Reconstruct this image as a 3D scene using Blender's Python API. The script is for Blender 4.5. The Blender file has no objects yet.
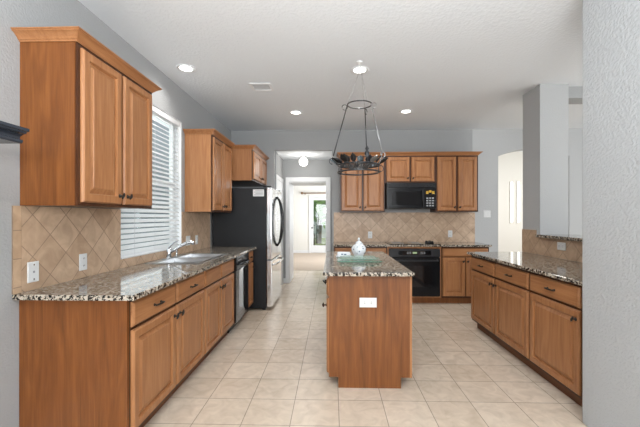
import bpy, bmesh, math, random
from mathutils import Vector, Matrix

R = math.radians
random.seed(7)
scene = bpy.context.scene
COL = scene.collection

# ------------------------------------------------------------------ camera
cam_d = bpy.data.cameras.new('camera')
cam_d.sensor_width = 36.0
cam_d.lens = 338.0 / 640.0 * 36.0
cam_d.shift_x = -3.15 / 640.0
cam_d.shift_y = 3.5 / 640.0
cam_d.clip_start = 0.05
cam = bpy.data.objects.new('camera', cam_d)
COL.objects.link(cam)
cam.location = (0, 0, 1.355)
cam.rotation_euler = (R(90), 0, R(1.5))
scene.camera = cam

# ------------------------------------------------------------------ view + world + lights
scene.view_settings.view_transform = 'Standard'
scene.view_settings.look = 'None'
scene.view_settings.gamma = 1.0
scene.view_settings.use_curve_mapping = False
scene.view_settings.exposure = 0.38

world = bpy.data.worlds.new('sky')
scene.world = world
world.use_nodes = True
bg = world.node_tree.nodes['Background']
bg.inputs['Color'].default_value = (0.93, 0.965, 1.0, 1)
bg.inputs['Strength'].default_value = 0.95


def area(name, loc, rot, sx, sy, power, color=(1, 1, 1)):
    d = bpy.data.lights.new(name, 'AREA')
    d.shape = 'RECTANGLE'
    d.size = sx
    d.size_y = sy
    d.energy = power
    d.color = color
    o = bpy.data.objects.new(name, d)
    COL.objects.link(o)
    o.location = loc
    o.rotation_euler = rot
    return o


DAY = (0.955, 0.98, 1.0)
# daylight through the windows of the wall behind the camera and of the room to the right
for i, wx in enumerate((-0.6, 2.0, 4.6)):
    area('rear_window_daylight', (wx, -3.93, 1.55), (R(108), 0, 0), 1.9, 1.9, 62, DAY)
area('side_window_daylight', (6.9, 1.2, 1.55), (0, R(90), 0), 1.9, 2.6, 65, DAY)
area('side_window_daylight', (6.9, 4.5, 1.55), (0, R(90), 0), 1.9, 1.6, 16, DAY)
# added upward lights, out of view, that brighten the ceiling
area('added_uplight', (0.2, -0.9, 1.85), (R(164), 0, 0), 1.6, 1.6, 165, (0.955, 0.98, 1.0))
area('added_uplight', (4.2, 1.0, 1.85), (R(160), 0, 0), 1.6, 1.6, 34, (0.955, 0.98, 1.0))
area('sink_window_daylight', (-1.99, 3.35, 1.75), (0, R(-90), 0), 1.4, 1.1, 6, DAY)
area('far_room_fill_light', (0.9, 10.6, 1.6), (0, R(90), 0), 1.8, 2.2, 90, DAY)  # added light before a solid wall, brightens the far room
area('passage_fill_light', (4.6, 6.5, 1.6), (R(90), 0, R(10)), 1.0, 1.8, 20, (1, 0.985, 0.95))  # added light hidden behind the arch wall, brightens the passage


# ------------------------------------------------------------------ materials
def new_mat(name):
    m = bpy.data.materials.new(name)
    m.use_nodes = True
    nt = m.node_tree
    b = nt.nodes['Principled BSDF']
    return m, nt, b


def N(nt, t, **kw):
    n = nt.nodes.new(t)
    for k, v in kw.items():
        setattr(n, k, v)
    return n


def plain(name, col, rough=0.5, metal=0.0, spec=0.5, coat=0.0):
    m, nt, b = new_mat(name)
    b.inputs['Base Color'].default_value = (*col, 1)
    b.inputs['Roughness'].default_value = rough
    b.inputs['Metallic'].default_value = metal
    b.inputs['Specular IOR Level'].default_value = spec
    b.inputs['Coat Weight'].default_value = coat
    return m


def emit(name, col, s):
    m, nt, b = new_mat(name)
    b.inputs['Base Color'].default_value = (*col, 1)
    b.inputs['Emission Color'].default_value = (*col, 1)
    b.inputs['Emission Strength'].default_value = s
    return m


def ramp(nt, stops, interp='LINEAR'):
    r = N(nt, 'ShaderNodeValToRGB')
    r.color_ramp.interpolation = interp
    el = r.color_ramp.elements
    while len(el) < len(stops):
        el.new(0.5)
    for e, (p, c) in zip(el, stops):
        e.position = p
        e.color = (*c, 1)
    return r


def wood(name, dark, mid, light, axis='z', rough=0.34):
    m, nt, b = new_mat(name)
    tc = N(nt, 'ShaderNodeTexCoord')
    oi = N(nt, 'ShaderNodeObjectInfo')
    mul = N(nt, 'ShaderNodeVectorMath', operation='SCALE')
    mul.inputs[0].default_value = (7.1, 3.7, 5.3)
    nt.links.new(oi.outputs['Random'], mul.inputs['Scale'])
    add = N(nt, 'ShaderNodeVectorMath', operation='ADD')
    nt.links.new(tc.outputs['Object'], add.inputs[0])
    nt.links.new(mul.outputs[0], add.inputs[1])
    mp = N(nt, 'ShaderNodeMapping')
    s = {'z': (17, 17, 1.5), 'x': (1.5, 17, 17), 'y': (17, 1.5, 17)}[axis]
    mp.inputs['Scale'].default_value = s
    nt.links.new(add.outputs[0], mp.inputs['Vector'])
    n1 = N(nt, 'ShaderNodeTexNoise')
    n1.inputs['Scale'].default_value = 1.0
    n1.inputs['Detail'].default_value = 4
    n1.inputs['Distortion'].default_value = 1.6
    nt.links.new(mp.outputs[0], n1.inputs['Vector'])
    mp2 = N(nt, 'ShaderNodeMapping')
    mp2.inputs['Scale'].default_value = tuple(v * (9 if v > 2 else 3) for v in s)
    nt.links.new(add.outputs[0], mp2.inputs['Vector'])
    n2 = N(nt, 'ShaderNodeTexNoise')
    n2.inputs['Scale'].default_value = 1.0
    n2.inputs['Detail'].default_value = 3
    nt.links.new(mp2.outputs[0], n2.inputs['Vector'])
    mix = N(nt, 'ShaderNodeMath', operation='MULTIPLY_ADD')
    mix.inputs[1].default_value = 0.35
    nt.links.new(n2.outputs['Fac'], mix.inputs[0])
    sc = N(nt, 'ShaderNodeMath', operation='MULTIPLY')
    sc.inputs[1].default_value = 0.65
    nt.links.new(n1.outputs['Fac'], sc.inputs[0])
    nt.links.new(sc.outputs[0], mix.inputs[2])
    r = ramp(nt, [(0.32, dark), (0.5, mid), (0.68, light)])
    nt.links.new(mix.outputs[0], r.inputs[0])
    nt.links.new(r.outputs[0], b.inputs['Base Color'])
    b.inputs['Roughness'].default_value = rough
    b.inputs['Specular IOR Level'].default_value = 0.35
    bp = N(nt, 'ShaderNodeBump')
    bp.inputs['Strength'].default_value = 0.06
    nt.links.new(n2.outputs['Fac'], bp.inputs['Height'])
    nt.links.new(bp.outputs[0], b.inputs['Normal'])
    return m


W_D, W_M, W_L = (0.275, 0.112, 0.042), (0.355, 0.158, 0.064), (0.42, 0.20, 0.086)
M_WOOD = wood('maple_vertical', W_D, W_M, W_L, 'z')
M_WOODX = wood('maple_horizontal', W_D, W_M, W_L, 'x')
M_WOOD_SHADE = wood('maple_frame_shade', (0.045, 0.015, 0.006), (0.06, 0.021, 0.008), (0.08, 0.029, 0.011), 'z')  # same maple as the doors, shade of the gaps put into the colour
M_PANEL = wood('maple_end_panel', (0.125, 0.040, 0.0105), (0.182, 0.062, 0.016), (0.24, 0.088, 0.024), 'z')
M_TOE = wood('toe_board', (0.10, 0.035, 0.014), (0.14, 0.05, 0.02), (0.17, 0.066, 0.027), 'x', 0.5)


def granite():
    m, nt, b = new_mat('speckled_granite')
    tc = N(nt, 'ShaderNodeTexCoord')
    n0 = N(nt, 'ShaderNodeTexNoise')
    n0.inputs['Scale'].default_value = 24
    n0.inputs['Detail'].default_value = 5
    n0.inputs['Roughness'].default_value = 0.65
    nt.links.new(tc.outputs['Object'], n0.inputs['Vector'])
    r0 = ramp(nt, [(0.34, (0.24, 0.19, 0.145)), (0.48, (0.46, 0.395, 0.32)), (0.62, (0.53, 0.475, 0.40)), (0.75, (0.34, 0.24, 0.165))])
    nt.links.new(n0.outputs['Fac'], r0.inputs[0])
    n1 = N(nt, 'ShaderNodeTexNoise')
    n1.inputs['Scale'].default_value = 50
    n1.inputs['Detail'].default_value = 3
    n1.inputs['Roughness'].default_value = 0.7
    nt.links.new(tc.outputs['Object'], n1.inputs['Vector'])
    r1 = ramp(nt, [(0.48, (1, 1, 1)), (0.515, (0, 0, 0))])
    nt.links.new(n1.outputs['Fac'], r1.inputs[0])
    mx = N(nt, 'ShaderNodeMix', data_type='RGBA')
    nt.links.new(r1.outputs[0], mx.inputs[0])
    nt.links.new(r0.outputs[0], mx.inputs[6])
    mx.inputs[7].default_value = (0.018, 0.015, 0.012, 1)
    v = N(nt, 'ShaderNodeTexVoronoi')
    v.inputs['Scale'].default_value = 60
    nt.links.new(tc.outputs['Object'], v.inputs['Vector'])
    r2 = ramp(nt, [(0.16, (1, 1, 1)), (0.24, (0, 0, 0))])
    nt.links.new(v.outputs['Distance'], r2.inputs[0])
    mx2 = N(nt, 'ShaderNodeMix', data_type='RGBA')
    nt.links.new(r2.outputs[0], mx2.inputs[0])
    nt.links.new(mx.outputs[2], mx2.inputs[6])
    mx2.inputs[7].default_value = (0.40, 0.37, 0.32, 1)
    nt.links.new(mx2.outputs[2], b.inputs['Base Color'])
    b.inputs['Roughness'].default_value = 0.07
    b.inputs['Specular IOR Level'].default_value = 0.5
    return m


M_GRAN = granite()


def tile_mat(name, size, rot, c1, c2, mortar, msize, rough, streak=0.12, offx=0.0, offy=0.0, vertical=False, sizey=None):
    """square tiles in object XY (floor) or XZ (wall)"""
    m, nt, b = new_mat(name)
    tc = N(nt, 'ShaderNodeTexCoord')
    vec = tc.outputs['Object']
    if vertical:
        sp = N(nt, 'ShaderNodeSeparateXYZ')
        cb = N(nt, 'ShaderNodeCombineXYZ')
        nt.links.new(vec, sp.inputs[0])
        nt.links.new(sp.outputs[0], cb.inputs[0])
        nt.links.new(sp.outputs[2], cb.inputs[1])
        vec = cb.outputs[0]
    mp = N(nt, 'ShaderNodeMapping', vector_type='TEXTURE')
    mp.inputs['Location'].default_value = (offx, offy, 0)
    mp.inputs['Rotation'].default_value = (0, 0, rot)
    nt.links.new(vec, mp.inputs['Vector'])
    br = N(nt, 'ShaderNodeTexBrick')
    br.offset = 0
    br.squash = 1
    br.inputs['Scale'].default_value = 1
    br.inputs['Brick Width'].default_value = size
    br.inputs['Row Height'].default_value = sizey or size
    br.inputs['Mortar Size'].default_value = msize
    br.inputs['Mortar Smooth'].default_value = 0.3
    br.inputs['Color1'].default_value = (*c1, 1)
    br.inputs['Color2'].default_value = (*c2, 1)
    br.inputs['Mortar'].default_value = (*mortar, 1)
    nt.links.new(mp.outputs[0], br.inputs['Vector'])
    n = N(nt, 'ShaderNodeTexNoise')
    n.inputs['Scale'].default_value = 9
    n.inputs['Detail'].default_value = 6
    n.inputs['Distortion'].default_value = 1.2
    nt.links.new(tc.outputs['Object'], n.inputs['Vector'])
    r = ramp(nt, [(0.3, (1 - streak * 1.6, 1 - streak * 1.8, 1 - streak * 2)), (0.7, (1 + streak * .4,) * 3)])
    nt.links.new(n.outputs['Fac'], r.inputs[0])
    mx = N(nt, 'ShaderNodeMix', data_type='RGBA', blend_type='MULTIPLY')
    mx.inputs[0].default_value = 1
    nt.links.new(br.outputs['Color'], mx.inputs[6])
    nt.links.new(r.outputs[0], mx.inputs[7])
    nt.links.new(mx.outputs[2], b.inputs['Base Color'])
    b.inputs['Roughness'].default_value = rough
    bp = N(nt, 'ShaderNodeBump', invert=True)
    bp.inputs['Strength'].default_value = 0.5
    bp.inputs['Distance'].default_value = 0.002
    nt.links.new(br.outputs['Fac'], bp.inputs['Height'])
    nt.links.new(bp.outputs[0], b.inputs['Normal'])
    return m


M_FLOOR = tile_mat('floor_tile', 0.3214, 0, (0.68, 0.57, 0.45), (0.75, 0.645, 0.525), (0.33, 0.28, 0.23), 0.0028, 0.26, 0.10,
                   offx=-0.917, offy=2.19, sizey=0.3135)
M_SPLASH = tile_mat('diagonal_tile', 0.176, R(45), (0.50, 0.35, 0.235), (0.60, 0.44, 0.31), (0.30, 0.21, 0.145), 0.0028, 0.4, 0.14,
                    offx=0.0, offy=0.0, vertical=True)
M_BORDER = tile_mat('border_tile', 0.16, 0, (0.50, 0.345, 0.225), (0.56, 0.40, 0.27), (0.30, 0.21, 0.145), 0.003, 0.4, 0.14, vertical=True)


def paint(name, col, scale, strength, rough=0.75):
    m, nt, b = new_mat(name)
    tc = N(nt, 'ShaderNodeTexCoord')
    n = N(nt, 'ShaderNodeTexNoise')
    n.inputs['Scale'].default_value = scale
    n.inputs['Detail'].default_value = 2.5
    nt.links.new(tc.outputs['Object'], n.inputs['Vector'])
    r = ramp(nt, [(0.42, (0, 0, 0)), (0.6, (1, 1, 1))])
    nt.links.new(n.outputs['Fac'], r.inputs[0])
    bp = N(nt, 'ShaderNodeBump')
    bp.inputs['Strength'].default_value = strength
    bp.inputs['Distance'].default_value = 0.004
    nt.links.new(r.outputs[0], bp.inputs['Height'])
    nt.links.new(bp.outputs[0], b.inputs['Normal'])
    b.inputs['Base Color'].default_value = (*col, 1)
    b.inputs['Roughness'].default_value = rough
    b.inputs['Specular IOR Level'].default_value = 0.25
    return m


M_WALL = paint('grey_wall_paint', (0.355, 0.362, 0.365), 70, 0.25)
M_WALLN = paint('grey_textured_paint', (0.46, 0.475, 0.485), 55, 0.42)
M_WALL_LIT = paint('lit_grey_paint', (0.465, 0.475, 0.48), 70, 0.2)  # wall grey made lighter: the side room's window light put into the colour
M_CREAM = paint('cream_wall_paint', (0.78, 0.765, 0.725), 70, 0.15)
M_CEIL = paint('ceiling_paint', (0.79, 0.82, 0.85), 38, 0.35, 0.85)
M_WHITE = plain('white_trim_paint', (0.80, 0.81, 0.82), 0.4)
M_PLATE = plain('white_plastic', (0.68, 0.69, 0.69), 0.35)
M_SLOT = plain('dark_slot', (0.06, 0.06, 0.06), 0.5)
M_CARPET = paint('tan_carpet', (0.52, 0.43, 0.35), 150, 0.6, 0.95)
M_BLACK = plain('black_appliance', (0.007, 0.0075, 0.009), 0.22, spec=0.35)
M_BLACKT = plain('black_textured_side', (0.011, 0.012, 0.014), 0.4, spec=0.3)
M_GLOSSK = plain('black_glass', (0.008, 0.008, 0.009), 0.05, spec=0.7)
M_DGREY = plain('dark_grey_plastic', (0.02, 0.021, 0.024), 0.35, spec=0.35)
M_STEEL = plain('brushed_stainless', (0.74, 0.75, 0.76), 0.14, 1.0)
M_SINK = plain('sink_stainless', (0.48, 0.49, 0.50), 0.28, 1.0)
M_CHROME = plain('polished_chrome', (0.62, 0.64, 0.66), 0.12, 1.0)
M_BRONZE = plain('dark_bronze', (0.025, 0.021, 0.018), 0.38, 0.6)
M_IRON = plain('wrought_iron', (0.06, 0.062, 0.066), 0.36, 0.7)
M_IRONS = plain('bright_iron', (0.36, 0.36, 0.36), 0.35, 0.8)
M_LEAFI = plain('blue_grey_iron', (0.16, 0.22, 0.26), 0.4, 0.5)
M_PORC = plain('white_porcelain', (0.80, 0.83, 0.86), 0.12, coat=0.5)
M_BLUE = plain('blue_glaze', (0.06, 0.10, 0.17), 0.2)
M_NAVY = plain('dark_painted_wood', (0.03, 0.037, 0.05), 0.25)
M_LENS = emit('lamp_lens', (1.0, 0.98, 0.94), 6.0)
M_GLOBE = emit('globe_glass', (1.0, 0.97, 0.92), 3.0)
M_DISP = emit('green_display', (0.35, 0.45, 0.25), 0.12)
M_LEAF = plain('tree_leaf', (0.24, 0.40, 0.11), 0.6)
M_LEAFB = plain('blue_green_leaf', (0.16, 0.23, 0.25), 0.6)
M_BARK = plain('tree_bark', (0.12, 0.09, 0.065), 0.8)
M_LAWN = plain('lawn', (0.28, 0.33, 0.13), 0.9)
M_STONE = plain('patio_stone', (0.55, 0.51, 0.46), 0.8)
M_YEL = plain('amber_button', (0.55, 0.33, 0.03), 0.4)
M_BTN = plain('grey_button', (0.30, 0.31, 0.32), 0.4)
M_BRASSROD = plain('brown_rod', (0.20, 0.11, 0.05), 0.4)


def thin_glass(name, tint, alpha):
    m, nt, b = new_mat(name)
    out = nt.nodes['Material Output']
    tr = N(nt, 'ShaderNodeBsdfTransparent')
    tr.inputs[0].default_value = (*tint, 1)
    gl = N(nt, 'ShaderNodeBsdfGlossy')
    gl.inputs['Roughness'].default_value = 0.02
    mx = N(nt, 'ShaderNodeMixShader')
    mx.inputs[0].default_value = alpha
    nt.links.new(tr.outputs[0], mx.inputs[1])
    nt.links.new(gl.outputs[0], mx.inputs[2])
    nt.links.new(mx.outputs[0], out.inputs['Surface'])
    return m


M_GLASS = thin_glass('window_glass', (0.95, 0.98, 0.97), 0.07)
def tray_glass():
    m, nt, b = new_mat('pale_green_glass')
    out = nt.nodes['Material Output']
    b.inputs['Base Color'].default_value = (0.80, 0.84, 0.82, 1)
    b.inputs['Roughness'].default_value = 0.06
    tr = N(nt, 'ShaderNodeBsdfTransparent')
    tr.inputs[0].default_value = (0.9, 0.97, 0.94, 1)
    mx = N(nt, 'ShaderNodeMixShader')
    mx.inputs[0].default_value = 0.22
    nt.links.new(tr.outputs[0], mx.inputs[1])
    nt.links.new(b.outputs[0], mx.inputs[2])
    nt.links.new(mx.outputs[0], out.inputs['Surface'])
    return m


M_TRAYG = tray_glass()


def blind_mat():
    m, nt, b = new_mat('white_blind_slat')
    out = nt.nodes['Material Output']
    d = N(nt, 'ShaderNodeBsdfDiffuse')
    d.inputs[0].default_value = (0.85, 0.86, 0.86, 1)
    t = N(nt, 'ShaderNodeBsdfTranslucent')
    t.inputs[0].default_value = (0.85, 0.87, 0.88, 1)
    mx = N(nt, 'ShaderNodeMixShader')
    mx.inputs[0].default_value = 0.3
    nt.links.new(d.outputs[0], mx.inputs[1])
    nt.links.new(t.outputs[0], mx.inputs[2])
    nt.links.new(mx.outputs[0], out.inputs['Surface'])
    return m


M_BLIND = blind_mat()


# ------------------------------------------------------------------ mesh helpers
class MB:
    def __init__(self):
        self.v, self.f = [], []

    def add(self, vs, fs):
        o = len(self.v)
        self.v += [tuple(p) for p in vs]
        self.f += [tuple(i + o for i in q) for q in fs]
        return self

    def box(self, x0, x1, y0, y1, z0, z1):
        vs = [(x, y, z) for z in (z0, z1) for y in (y0, y1) for x in (x0, x1)]
        return self.add(vs, [(0, 2, 3, 1), (4, 5, 7, 6), (0, 1, 5, 4), (2, 6, 7, 3), (0, 4, 6, 2), (1, 3, 7, 5)])

    def rings(self, rects, cap=True, back=True):
        """rects: list of four-point loops, joined in order"""
        n = len(rects[0])
        vs = [p for r in rects for p in r]
        fs = []
        for k in range(len(rects) - 1):
            for i in range(n):
                j = (i + 1) % n
                fs.append((k * n + i, k * n + j, (k + 1) * n + j, (k + 1) * n + i))
        if cap:
            fs.append(tuple((len(rects) - 1) * n + i for i in range(n)))
        if back:
            fs.append(tuple(reversed(range(n))))
        return self.add(vs, fs)

    def tube(self, pts, r, seg=8, closed=False):
        pts = [Vector(p) for p in pts]
        n = len(pts)
        rs = r if isinstance(r, (list, tuple)) else [r] * n
        prev = None
        rings = []
        for i, p in enumerate(pts):
            if closed:
                t = pts[(i + 1) % n] - pts[i - 1]
            else:
                t = pts[min(i + 1, n - 1)] - pts[max(i - 1, 0)]
            t.normalize()
            if prev is None:
                a = Vector((0, 0, 1)) if abs(t.z) < 0.9 else Vector((1, 0, 0))
                u = t.cross(a).normalized()
            else:
                u = (prev - t * prev.dot(t)).normalized()
            prev = u
            w = t.cross(u)
            rings.append([p + u * rs[i] * math.cos(2 * math.pi * k / seg) + w * rs[i] * math.sin(2 * math.pi * k / seg) for k in range(seg)])
        vs = [q for g in rings for q in g]
        fs = []
        m = n if closed else n - 1
        for i in range(m):
            j = (i + 1) % n
            for k in range(seg):
                l = (k + 1) % seg
                fs.append((i * seg + k, i * seg + l, j * seg + l, j * seg + k))
        if not closed:
            fs.append(tuple(reversed(range(seg))))
            fs.append(tuple((n - 1) * seg + k for k in range(seg)))
        return self.add(vs, fs)

    def lathe(self, prof, c=(0, 0, 0), seg=28, axis='z'):
        vs, fs = [], []
        for (r, h) in prof:
            for k in range(seg):
                a = 2 * math.pi * k / seg
                p = (r * math.cos(a), r * math.sin(a), h)
                if axis == 'y':
                    p = (p[0], h, p[1])
                if axis == 'x':
                    p = (h, p[0], p[1])
                vs.append((p[0] + c[0], p[1] + c[1], p[2] + c[2]))
        for i in range(len(prof) - 1):
            for k in range(seg):
                l = (k + 1) % seg
                fs.append((i * seg + k, i * seg + l, (i + 1) * seg + l, (i + 1) * seg + k))
        fs.append(tuple(reversed(range(seg))))
        fs.append(tuple((len(prof) - 1) * seg + k for k in range(seg)))
        return self.add(vs, fs)

    def prism(self, poly, a0, a1, axis='y'):
        """poly in the two remaining axes, extruded along axis"""
        def P(p, a):
            return {'y': (p[0], a, p[1]), 'x': (a, p[0], p[1]), 'z': (p[0], p[1], a)}[axis]
        n = len(poly)
        vs = [P(p, a0) for p in poly] + [P(p, a1) for p in poly]
        fs = [tuple(reversed(range(n))), tuple(range(n, 2 * n))]
        for i in range(n):
            j = (i + 1) % n
            fs.append((i, j, n + j, n + i))
        return self.add(vs, fs)

    def slab_hole(self, x0, x1, y0, y1, z0, z1, holes):
        """slab with rectangular holes placed side by side along y (holes sorted by y)"""
        xs = sorted({x0, x1} | {h[0] for h in holes} | {h[1] for h in holes})
        ys = sorted({y0, y1} | {h[2] for h in holes} | {h[3] for h in holes})
        idx = {}
        vs, fs = [], []
        for z in (z0, z1):
            for x in xs:
                for y in ys:
                    idx[(x, y, z)] = len(vs)
                    vs.append((x, y, z))

        def solid(i, j):
            if i < 0 or j < 0 or i >= len(xs) - 1 or j >= len(ys) - 1:
                return False
            cx, cy = (xs[i] + xs[i + 1]) / 2, (ys[j] + ys[j + 1]) / 2
            return not any(h[0] < cx < h[1] and h[2] < cy < h[3] for h in holes)
        for i in range(len(xs) - 1):
            for j in range(len(ys) - 1):
                if not solid(i, j):
                    continue
                a, b_, c, d = (xs[i], ys[j]), (xs[i + 1], ys[j]), (xs[i + 1], ys[j + 1]), (xs[i], ys[j + 1])
                fs.append(tuple(idx[(*p, z1)] for p in (a, b_, c, d)))
                fs.append(tuple(idx[(*p, z0)] for p in (d, c, b_, a)))
                for (p, q, di, dj) in ((a, b_, 0, -1), (b_, c, 1, 0), (c, d, 0, 1), (d, a, -1, 0)):
                    if not solid(i + di, j + dj):
                        fs.append((idx[(*p, z0)], idx[(*q, z0)], idx[(*q, z1)], idx[(*p, z1)]))
        return self.add(vs, fs)

    def build(self, name, mat, parent=None, smooth=False, bevel=0.0, loc=None, rot=None, seg=2):
        me = bpy.data.meshes.new(name)
        me.from_pydata(self.v, [], self.f)
        bm = bmesh.new()
        bm.from_mesh(me)
        bmesh.ops.recalc_face_normals(bm, faces=bm.faces)
        bm.to_mesh(me)
        bm.free()
        me.materials.append(mat)
        if smooth:
            for p in me.polygons:
                p.use_smooth = True
        o = bpy.data.objects.new(name, me)
        COL.objects.link(o)
        if parent is not None:
            o.parent = parent
        if loc:
            o.location = loc
        if rot:
            o.rotation_euler = rot
        if bevel:
            md = o.modifiers.new('edge', 'BEVEL')
            md.width = bevel
            md.segments = seg
            md.limit_method = 'ANGLE'
            md.angle_limit = R(40)
        return o


def box(x0, x1, y0, y1, z0, z1):
    return MB().box(x0, x1, y0, y1, z0, z1)


def tag(o, label=None, cat=None, group=None, kind=None):
    if label:
        o['label'] = label
    if cat:
        o['category'] = cat
    if group:
        o['group'] = group
    if kind:
        o['kind'] = kind
    return o


def thing(name, label, cat, loc=(0, 0, 0), rz=0.0, group=None):
    o = bpy.data.objects.new(name, None)
    o.empty_display_size = 0.1
    COL.objects.link(o)
    o.location = loc
    o.rotation_euler = (0, 0, rz)
    return tag(o, label, cat, group)


def copy_tree(o, parent=None):
    c = o.copy()
    COL.objects.link(c)
    if parent is not None:
        c.parent = parent
    for ch in list(o.children):
        copy_tree(ch, c)
    return c


def struct(mb, name, mat, parent=None, label=None, **kw):
    o = mb.build(name, mat, parent, **kw)
    if parent is None:
        o['kind'] = 'structure'
        if label:
            o['label'] = label
    return o


# ------------------------------------------------------------------ room shell
XL, YB, HC = -1.77, 5.89, 2.865
struct(box(-1.9, 7.0, -4.1, 8.55, -0.1, 0.0), 'floor', M_FLOOR)
struct(box(-3.0, 1.0, 8.55, 12.9, -0.1, 0.004), 'floor_carpet', M_CARPET)
struct(box(-1.9, 7.0, -4.1, 6.0, HC, HC + 0.1), 'ceiling', M_CEIL)

# left wall with the sink window opening
WY0, WY1, WZ0, WZ1 = 2.775, 3.93, 1.0, 2.47
w = MB()
w.box(XL - 0.13, XL, -4.1, WY0, 0, HC)
w.box(XL - 0.13, XL, WY1, 6.0, 0, HC)
w.box(XL - 0.13, XL, WY0, WY1, 0, WZ0)
w.box(XL - 0.13, XL, WY0, WY1, WZ1, HC)
struct(w, 'wall_left', M_WALL)

# back wall: opening to the hall between x -1.015 and 0
w = MB()
w.box(XL, -1.015, YB, YB + 0.11, 0, HC)
w.box(0.0, 2.42, YB, YB + 0.11, 0, HC)
w.box(-1.015, 0.0, YB, YB + 0.11, 2.525, HC)
struct(w, 'wall_back', M_WALL)

# grey wall in the lit tone beyond the cabinets with the arched passage
AX0, AX1, AZ, AR = 2.86, 4.06, 2.40, 0.13
w = MB()
w.box(2.42, AX0, YB + 0.005, YB + 0.16, 0, HC)
w.box(AX1, 7.0, YB + 0.005, YB + 0.16, 0, HC)
arc = [(AX0, AZ)]
for k in range(1, 16):
    t = k / 16
    arc.append((AX0 + (AX1 - AX0) * t, AZ + AR * 4 * t * (1 - t)))
arc.append((AX1, AZ))
for (p, q) in zip(arc[:-1], arc[1:]):
    w.prism([p, q, (q[0], HC), (p[0], HC)], YB + 0.005, YB + 0.16, 'y')
struct(w, 'wall_back_right', M_WALL_LIT)

# passage behind the arch
w = MB()
w.box(2.2, 5.2, 8.1, 8.2, 0, 2.9)
w.box(2.2, 2.3, YB + 0.16, 8.1, 0, 2.9)
w.box(5.1, 5.2, YB + 0.16, 8.1, 0, 2.9)
struct(w, 'wall_passage', M_CREAM)
struct(box(2.2, 5.2, YB + 0.16, 8.2, 2.9, 2.95), 'ceiling_passage', M_CEIL)

# walls behind and to the right of the camera, with open windows
w = MB()
for (a, b_) in ((-1.9, -1.6), (0.4, 1.0), (3.0, 3.6), (5.6, 7.0)):
    w.box(a, b_, -4.1, -4.0, 0, HC)
for (a, b_) in ((-1.6, 0.4), (1.0, 3.0), (3.6, 5.6)):
    w.box(a, b_, -4.1, -4.0, 0, 0.55)
    w.box(a, b_, -4.1, -4.0, 2.55, HC)
struct(w, 'wall_rear', M_WALL_LIT)
w = MB()
for (a, b_) in ((-4.1, -0.2), (2.6, 3.6), (5.4, 6.05)):
    w.box(7.0, 7.1, a, b_, 0, HC)
for (a, b_) in ((-0.2, 2.6), (3.6, 5.4)):
    w.box(7.0, 7.1, a, b_, 0, 0.55)
    w.box(7.0, 7.1, a, b_, 2.55, HC)
struct(w, 'wall_right', M_WALL_LIT)

# textured wall end beside the camera
struct(box(1.64, 2.80, 0.7, 2.27, 0, HC), 'wall_near_right', M_WALLN, bevel=0.018, seg=4)
# half wall behind the right worktop, column and beam
struct(box(2.36, 2.68, 2.27, 3.9, 0, 1.125), 'wall_half_height', M_WALL_LIT)
struct(box(2.36, 2.68, 3.9, 4.25, 0, HC), 'wall_column', M_WALL_LIT, bevel=0.004)
struct(box(2.68, 7.0, 3.98, 4.2, 2.73, HC), 'wall_header', M_WALL)

# hall behind the back wall
w = MB()
w.box(-1.11, -1.0, YB + 0.11, 6.9, 0, 2.53)
w.box(0.0, 0.1, YB + 0.11, 6.9, 0, 2.53)
w.box(-1.0, -0.875, 6.9, 7.6, 0, 2.53)
w.box(-0.12, 0.1, 6.9, 7.6, 0, 2.53)
w.box(-0.875, -0.12, 6.9, 7.6, 2.07, 2.53)
struct(w, 'wall_hall', M_WALL)
struct(box(-1.11, 0.1, YB + 0.11, 7.0, 2.525, 2.6), 'ceiling_hall', M_CEIL)
# room beyond
w = MB()
w.box(-3.1, -1.0, 7.5, 7.6, 0, 2.75)
w.box(0.1, 1.1, 7.5, 7.6, 0, 2.75)
w.box(-1.0, 0.1, 7.5, 7.6, 2.53, 2.75)
w.box(-3.1, -3.0, 7.6, 12.7, 0, 2.75)
w.box(1.0, 1.1, 7.6, 12.7, 0, 2.75)
w.box(-3.1, -0.80, 12.7, 12.85, 0, 2.75)
w.box(0.14, 1.1, 12.7, 12.85, 0, 2.75)
w.box(-0.80, 0.14, 12.7, 12.85, 2.12, 2.75)
struct(w, 'wall_far_room', M_CREAM)
struct(box(-3.1, 1.1, 7.5, 12.85, 2.75, 2.8), 'ceiling_far_room', M_CEIL)
struct(box(-3.0, 1.0, 7.6, 8.55, -0.1, 0.001), 'floor_far_room', M_FLOOR)
struct(MB().box(-3.0, -0.86, 12.685, 12.7, 0.004, 0.1), 'baseboard_far', M_WHITE)

# casing of the doorway at the end of the hall
t = MB()
t.box(-0.95, -0.875, 6.88, 6.9, 0, 2.165)
t.box(-0.12, -0.03, 6.88, 6.9, 0, 2.165)
t.box(-0.875, -0.12, 6.88, 6.9, 2.075, 2.165)
struct(t, 'trim_1', M_WHITE, bevel=0.006)
struct(MB().box(-0.875, -0.868, 6.9, 7.6, 0, 2.07).box(-0.127, -0.12, 6.9, 7.6, 0, 2.07).box(-0.868, -0.127, 6.9, 7.6, 2.06, 2.07), 'trim_5', M_WHITE)
# white door and casing in the left side of the hall
t = MB()
t.box(-1.0, -0.985, 5.98 + 0.03, 6.09, 0, 2.12)
t.box(-1.0, -0.985, 6.74, 6.82, 0, 2.12)
t.box(-1.0, -0.985, 6.09, 6.74, 2.04, 2.12)
struct(t, 'trim_2', M_WHITE, bevel=0.005)
struct(box(-1.0, -0.992, 6.095, 6.735, 0.01, 2.035), 'door_2', M_WHITE)
# baseboards
struct(MB().box(-1.0, -0.985, 6.825, 6.9, 0, 0.1).box(-1.0, -0.95, 6.885, 6.9, 0, 0.1), 'baseboard_hall', M_WHITE)
struct(box(2.435, 2.855, YB - 0.01, YB + 0.005, 0, 0.09), 'baseboard_back', M_WHITE)
struct(box(XL, XL + 0.013, -4.0, 1.85, 0, 0.09), 'baseboard_left', M_WHITE)

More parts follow.
